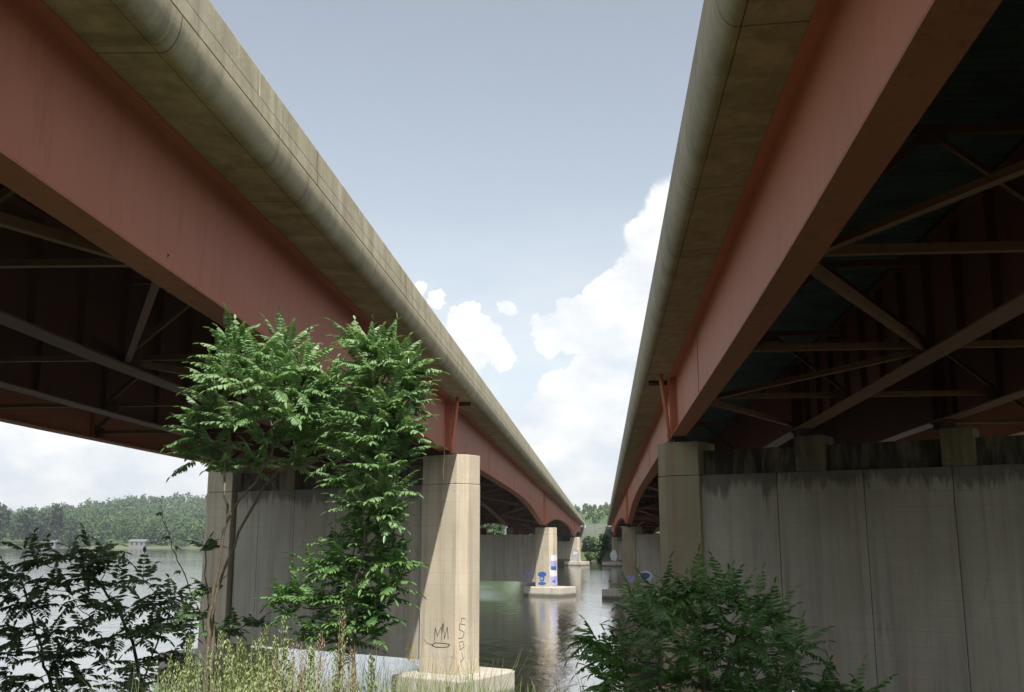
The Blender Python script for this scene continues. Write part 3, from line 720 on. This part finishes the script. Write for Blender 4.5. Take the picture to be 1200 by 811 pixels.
for kd, lab, mt in ((0, 'green leafy weed stalk with tapering seed spike on the near bank', 'weed_leaf'), (0, '', 'weed_leaf'), (1, 'pinkish tan dry weed stalk among the green ones on the near bank', 'weed_tan')):
    lv, mb = weed(kd); e = empty('weed_stalk', (0, 0, 0), lab or protos[0]['label'], 'weed', 'green weed stalks along the bank' if mt == 'weed_leaf' else 'dry weed stalks along the bank')
    s_ = mb.build('stem', mt, e); l_ = lv.build('leaves', mt, e); protos.append(e)
spots = []
for i in range(62):
    px = random.choice([random.gauss(335, 62), random.gauss(300, 50), random.uniform(205, 545)]); Y = random.uniform(7.0, 10.5)
    top = 752+max(0, 205-px)*.8+max(0, px-400)*.33+random.uniform(-6, 48)
    spots.append((px, top, Y, 2 if (330 < px < 420 and random.random() < .35) else random.choice((0, 1))))
spots += [(247, 742, 8, 0), (318, 736, 8.4, 1), (342, 722, 8.6, 0), (300, 744, 8, 1), (283, 750, 8.2, 0), (372, 740, 9, 2), (394, 724, 9, 2), (405, 716, 9.2, 2), (388, 735, 9, 1), (226, 770, 8, 0), (208, 778, 8, 1), (330, 742, 8.6, 2)]
used = set()
for px, top, Y, kd in spots:
    P = at(px, top, Y); zg = float(land(P[0], P[1])); H = P[2]-zg
    if H < .5: continue
    src = protos[kd]
    if kd in used:
        e = src.copy(); C.objects.link(e)
        for ch in [c for c in src.children]:
            c = ch.copy(); C.objects.link(c); c.parent = e
    else: e = src; used.add(kd)
    e.location = (P[0], P[1], zg); q = random.uniform(.85, 1.15)*min(1.25, H/1.4)
    e.scale = (q, q, H); e.rotation_euler = (random.uniform(-.07, .07), random.uniform(-.09, .09), random.uniform(0, 6.28))
    if (px, top) == (405, 716): pass
# rough grass on the bank
v = []; f = []
def blades(n, xr, yr, hmin, hmax):
    for i in range(n):
        x = random.uniform(*xr); y = random.uniform(*yr); z = float(land(x, y)); h = random.uniform(hmin, hmax); a = random.uniform(0, 6.28); w = random.uniform(.004, .009)
        lx, ly = random.gauss(0, .16)*h, random.gauss(0, .16)*h; ca, sa = math.cos(a)*w, math.sin(a)*w; k = len(v)
        v.extend([(x-ca, y-sa, z), (x+ca, y+sa, z), (x+lx*.5+ca*.7, y+ly*.5+sa*.7, z+h*.6), (x+lx*.5-ca*.7, y+ly*.5-sa*.7, z+h*.6), (x+lx*1.2, y+ly*1.2, z+h), (x+lx*1.2+.001, y+ly*1.2, z+h)])
        f.extend([(k, k+1, k+2, k+3), (k+3, k+2, k+5, k+4)])
blades(3600, (-4.3, -1.2), (7, 12), .7, 1.5); blades(5000, (-14, 12), (3, 16), .2, .6)
o = mesh_np('bank_grass', np.array(v), np.array(f), 'weed_leaf'); tag(o, 'rough yellow green grass growing on the near bank', 'grass', kind='stuff')

# ------------------------------------------------------------------ far trees
def crown_pts(c, r, h, n, q, r_):     # leaf clumps spread through an uneven crown volume
    lob = r_.normal(0, 1, (7, 3)); lob /= np.linalg.norm(lob, axis=1)[:, None]; lob *= r_.uniform(.3, .75, (7, 1))
    k = r_.integers(0, 7, n); d = r_.normal(0, 1, (n, 3)); d /= np.linalg.norm(d, axis=1)[:, None]
    P = lob[k]+d*(r_.uniform(.25, .52, (n, 1))); P[:, 2] = np.clip(P[:, 2], -.75, 1.1)
    P = P*np.array([r, r, h])+c
    a = r_.normal(0, 1, (n, 3)); a /= np.linalg.norm(a, axis=1)[:, None]; b = np.cross(a, r_.normal(0, 1, (n, 3))); b /= np.linalg.norm(b, axis=1)[:, None]
    s_ = q*r_.uniform(.5, 1.3, (n, 1))
    return np.stack([P-a*s_, P-b*s_*.8, P+a*s_, P+b*s_*.8], 1).reshape(-1, 3)
def quads(n): return np.arange(n*4).reshape(-1, 4)
r2 = np.random.default_rng(5)
def shoreY(X): 
    ys = np.linspace(150, 640, 500); z = land(np.full(500, X), ys); i = np.argmax(z > WATER+.3); return ys[i] if z[i] > WATER+.3 else 640
# the wood on the far shore
V = {'far_leaf': [], 'far_leaf_light': []}
cnt = 0
def addtree(X, Y, H, mt, n, q):
    z = float(land(X, Y)); R = H*r2.uniform(.30, .42)
    V[mt].append(crown_pts(np.array([X, Y, z+H*.47]), R, H*.5, n, q, r2))
for i in range(2600):                                   # left shore and slopes
    t = r2.uniform(0, 1)**1.6; px = r2.uniform(-260, 705); slope = (px-706)/1173.
    Yb = shoreY(slope*480) if slope*480 < -60 else 236
    Y = Yb+4+t*900; X = slope*Y*1.0
    if float(land(X, Y)) < WATER+.5: continue
    if abs(X-.0) < 22 and Y < 330: continue
    H = r2.uniform(9, 16) if Y > 440 else r2.uniform(5, 8)
    if Y > 240 and -26*max(1, Y/420) < X < 24*max(1, Y/420): continue
    addtree(X, Y, H, 'far_leaf' if r2.random() < .86 else 'far_leaf_light', 130 if Y < 650 else 90, .45+Y/1500.)
for i in range(420):                                    # slope seen between the bridges
    Y = r2.uniform(560, 1200); X = r2.uniform(-50, 45)*Y/600
    addtree(X, Y, r2.uniform(4, 7.5), 'far_leaf_light' if r2.random() < .8 else 'far_leaf', 80, .45+Y/1500.)
for i in range(700):                                    # right shore
    X = r2.uniform(25, 700); Y = shoreY(X)+6+r2.uniform(0, 1)**1.5*500; addtree(X, Y, r2.uniform(10, 17), 'far_leaf', 50, 1.3)
for mt in V:
    vv = np.concatenate(V[mt]); o = mesh_np('wood', vv, quads(len(vv)//4), mt)
    tag(o, 'dense far wood covering the opposite shore and hills' if mt == 'far_leaf' else 'paler sunlit trees mixed through the far wood', 'wood', kind='stuff')
def far_tree(px, Y, H, label, mt='far_leaf', n=900, wd=.38, X=None, group=None, q=.55):
    X = at(px, 640, Y)[0] if X is None else X; z = float(land(X, Y)); B = empty('tree', (X, Y, z), label, 'tree', group)
    mb = MB(); mb.tube([(X, Y, z-.5), (X+.1, Y, z+H*.35), (X-.1, Y, z+H*.75)], [H*.022, H*.015, H*.005], 7)
    for j in range(5):
        a = random.uniform(0, 6.28); mb.tube([(X, Y, z+H*(.3+.08*j)), (X+math.cos(a)*H*.16, Y+math.sin(a)*H*.16, z+H*(.45+.08*j))], [H*.008, H*.003], 5)
    mb.build('trunk', 'dark_bark', B)
    vv = crown_pts(np.array([X, Y, z+H*.55]), H*wd, H*.47, n, q, r2); mesh_np('crown', vv, quads(n), mt, B)
for px, Y, H, lab, n in ((-6, 478, 25, 'tall dark tree cut by the left frame edge on the far shore', 1500), (28, 500, 21, 'second far shore tree from the left edge, beside the gap', 1200), (44, 505, 20, 'round dark far shore tree in the middle of the left group', 1200),
                         (63, 500, 22, 'far shore tree with the raised tip, at the right of the left group', 1200), (84, 520, 17, 'lower far shore tree right of the raised one', 900)):
    Y = max(Y, shoreY(at(px, 640, Y)[0])+6); far_tree(px, Y, H, lab, 'far_leaf_dark', n=n, q=.75)
for px, Y, H, lab, mt in ((686, 252, 4.4, 'dark bushy tree against the end of the left bridge on the far bank', 'far_leaf'), (696, 253, 3.8, 'rounded green bush midway between the bridges on the far bank', 'far_leaf_light'),
                          (706, 252, 4.6, 'dark bushy tree against the end of the right bridge on the far bank', 'far_leaf'), (690, 243, 2.6, 'low pale bush at the waterline left of centre on the far bank', 'far_leaf_light'), (701, 243, 2.9, 'low dark bush at the waterline between the two far piers', 'far_leaf')):
    far_tree(px, Y, H, lab, mt, 900, .5, q=.32)
# two small houses on the far left shore
def house(px, Y, w, d, h, label):
    X = at(px, 640, Y)[0]; z = max(float(land(X, Y)), WATER+.6); B = empty('house', (X, Y, z), label, 'house')
    MB().box((X, Y, z+h/2-1), (w, d, h+2)).build('wall', 'house_white', B)
    mb = MB(); mb.add([(X-w/2-.4, Y-d/2-.4, z+h-.05), (X+w/2+.4, Y-d/2-.4, z+h-.05), (X+w/2+.4, Y+d/2+.4, z+h-.05), (X-w/2-.4, Y+d/2+.4, z+h-.05), (X-w/2-.4, Y, z+h+h*.45), (X+w/2+.4, Y, z+h+h*.45)],
                      [(0, 1, 5, 4), (2, 3, 4, 5), (0, 4, 3), (1, 2, 5), (0, 3, 2, 1)]); mb.build('roof', 'roof_grey', B)
    for j in (-.3, 0, .3):
        fo = MB().box((X+j*w, Y-d/2-.03, z+h*.55), (1.3, .08, 1.5)).build('window', 'house_white', B); p = MB().box((X+j*w, Y-d/2-.085, z+h*.55), (1.1, .03, 1.3)).build('pane', 'window_glass'); p.parent = fo
for px, w, h, lab in ((163, 9, 2.6, 'low grey house at the water on the far left shore'), (60, 8, 2.6, 'small pale boathouse below the dark trees at far left')):
    house(px, shoreY(at(px, 640, 505)[0])+2.5, w, 6, h, lab)
# ------------------------------------------------------------------ light
w = bpy.data.worlds.new('World'); S.world = w; w.use_nodes = True; nt = w.node_tree; k = N(nt)
bg = nt.nodes['Background']; sky = k.new('ShaderNodeTexSky'); sky.sky_type = 'NISHITA'; sky.sun_disc = False
sky.sun_elevation = math.asin(SUN.z); sky.sun_rotation = math.atan2(SUN.x, SUN.y); sky.dust_density = 2.5; sky.air_density = 1.0; sky.ozone_density = 1.5
hsv = k.new('ShaderNodeHueSaturation'); hsv.inputs['Saturation'].default_value = .45; hsv.inputs['Hue'].default_value = .488; k.link(sky.outputs[0], hsv.inputs['Color']); k.link(hsv.outputs[0], bg.inputs[0]); bg.inputs[1].default_value = .10
tc = k.new('ShaderNodeTexCoord'); vec = tc.outputs['Generated']
wn = k.noise(vec, 9, 9, .62)
wob = k.new('ShaderNodeTexNoise'); wob.inputs['Scale'].default_value = 14; wob.inputs['Detail'].default_value = 8; wob.inputs['Roughness'].default_value = .62; k.link(vec, wob.inputs['Vector'])
vs = k.new('ShaderNodeVectorMath', operation='MULTIPLY_ADD'); k.link(wob.outputs['Color'], vs.inputs[0]); vs.inputs[1].default_value = (.075,)*3
off = k.new('ShaderNodeVectorMath', operation='SUBTRACT'); k.link(vec, off.inputs[0]); off.inputs[1].default_value = (.0375,)*3; k.link(off.outputs[0], vs.inputs[2])
nv = k.new('ShaderNodeVectorMath', operation='NORMALIZE'); k.link(vs.outputs[0], nv.inputs[0])
field = None
BL = [(760, 325, .042), (800, 290, .06), (722, 360, .036), (690, 385, .034), (650, 398, .020), (735, 390, .03), (790, 400, .08), (545, 392, .026), (575, 412, .016), (522, 352, .009), (500, 337, .009), (556, 366, .008), (535, 420, .022),
      (625, 385, .010), (590, 365, .008), (655, 480, .036), (700, 455, .030), (740, 470, .05), (630, 510, .036), (690, 540, .06), (610, 545, .025), (640, 590, .06), (740, 600, .10), (100, 560, .16), (-150, 520, .2), (300, 560, .12), (560, 620, .08), (1100, 520, .25), (1000, 620, .2), (400, 610, .1)]
for px, py, r in BL:
    d = Vector(ray(px, py)).normalized()
    dn = k.new('ShaderNodeVectorMath', operation='DISTANCE'); k.link(nv.outputs[0], dn.inputs[0]); dn.inputs[1].default_value = d
    v_ = k.mr(dn.outputs['Value'], r*1.07, r*.93, 0, 1, True)
    field = v_ if field is None else k.math('MAXIMUM', field, v_)
gen = k.mr(k.noise(k.coord((1, 1, 2.2), 'Generated'), 2.6, 8, .6), .55, .66)          # scattered cloud elsewhere in the sky
sp = k.new('ShaderNodeSeparateXYZ'); k.link(vec, sp.inputs[0])
back = k.mr(sp.outputs[1], .55, .2, 0, 1); gen = k.math('MULTIPLY', gen, back)
thin = k.math('MULTIPLY', k.mr(k.noise(k.coord((1, 1, 3), 'Generated'), 5, 6, .6), .35, .7), k.mr(sp.outputs[2], .34, .10, 0, .75))
haze_ = k.mr(sp.outputs[2], .16, .0, 0, .8)
fac = k.math('MAXIMUM', k.math('MAXIMUM', k.math('MULTIPLY', field, .93), gen), k.math('MAXIMUM', thin, haze_))
shade = k.noise(k.coord((1, 1, 1.8), 'Generated'), 11, 6, .6)
cc = k.mix(k.mr(shade, .38, .62), (.43, .465, .505), (.585, .585, .575))
bg2 = k.new('ShaderNodeBackground'); k.link(cc, bg2.inputs[0]); bg2.inputs[1].default_value = .98
mx = k.new('ShaderNodeMixShader'); k.link(fac, mx.inputs[0]); k.link(bg.outputs[0], mx.inputs[1]); k.link(bg2.outputs[0], mx.inputs[2]); k.link(mx.outputs[0], nt.nodes['World Output'].inputs[0])
sl = bpy.data.lights.new('sun', 'SUN'); sl.energy = 3.6; sl.angle = math.radians(.5); sl.color = (1, .955, .88)
so = bpy.data.objects.new('sun', sl); C.objects.link(so); so.rotation_euler = SUN.to_track_quat('Z', 'Y').to_euler()
S.view_settings.view_transform = 'Standard'; S.view_settings.look = 'None'; S.view_settings.exposure = 0.95; S.view_settings.gamma = 1; S.view_settings.use_curve_mapping = False
S.render.resolution_x = 1024; S.render.resolution_y = 692
S.cycles.max_bounces = 7; S.cycles.diffuse_bounces = 4
# ------------------------------------------------------------------ air
def air():
    m = bpy.data.materials.new('haze_air'); m.use_nodes = True; nt = m.node_tree; nt.nodes.clear()
    out = nt.nodes.new('ShaderNodeOutputMaterial'); v = nt.nodes.new('ShaderNodeVolumePrincipled')
    v.inputs['Color'].default_value = (.86, .92, 1, 1); v.inputs['Density'].default_value = .00022; v.inputs['Anisotropy'].default_value = .2
    nt.links.new(v.outputs[0], out.inputs['Volume'])
    o = MB().box((0, 1100, 30), (5400, 6400, 82)).build('haze', m); o.display_type = 'WIRE'; tag(o, 'thin pale summer haze over the lake', 'haze', kind='stuff')
air()
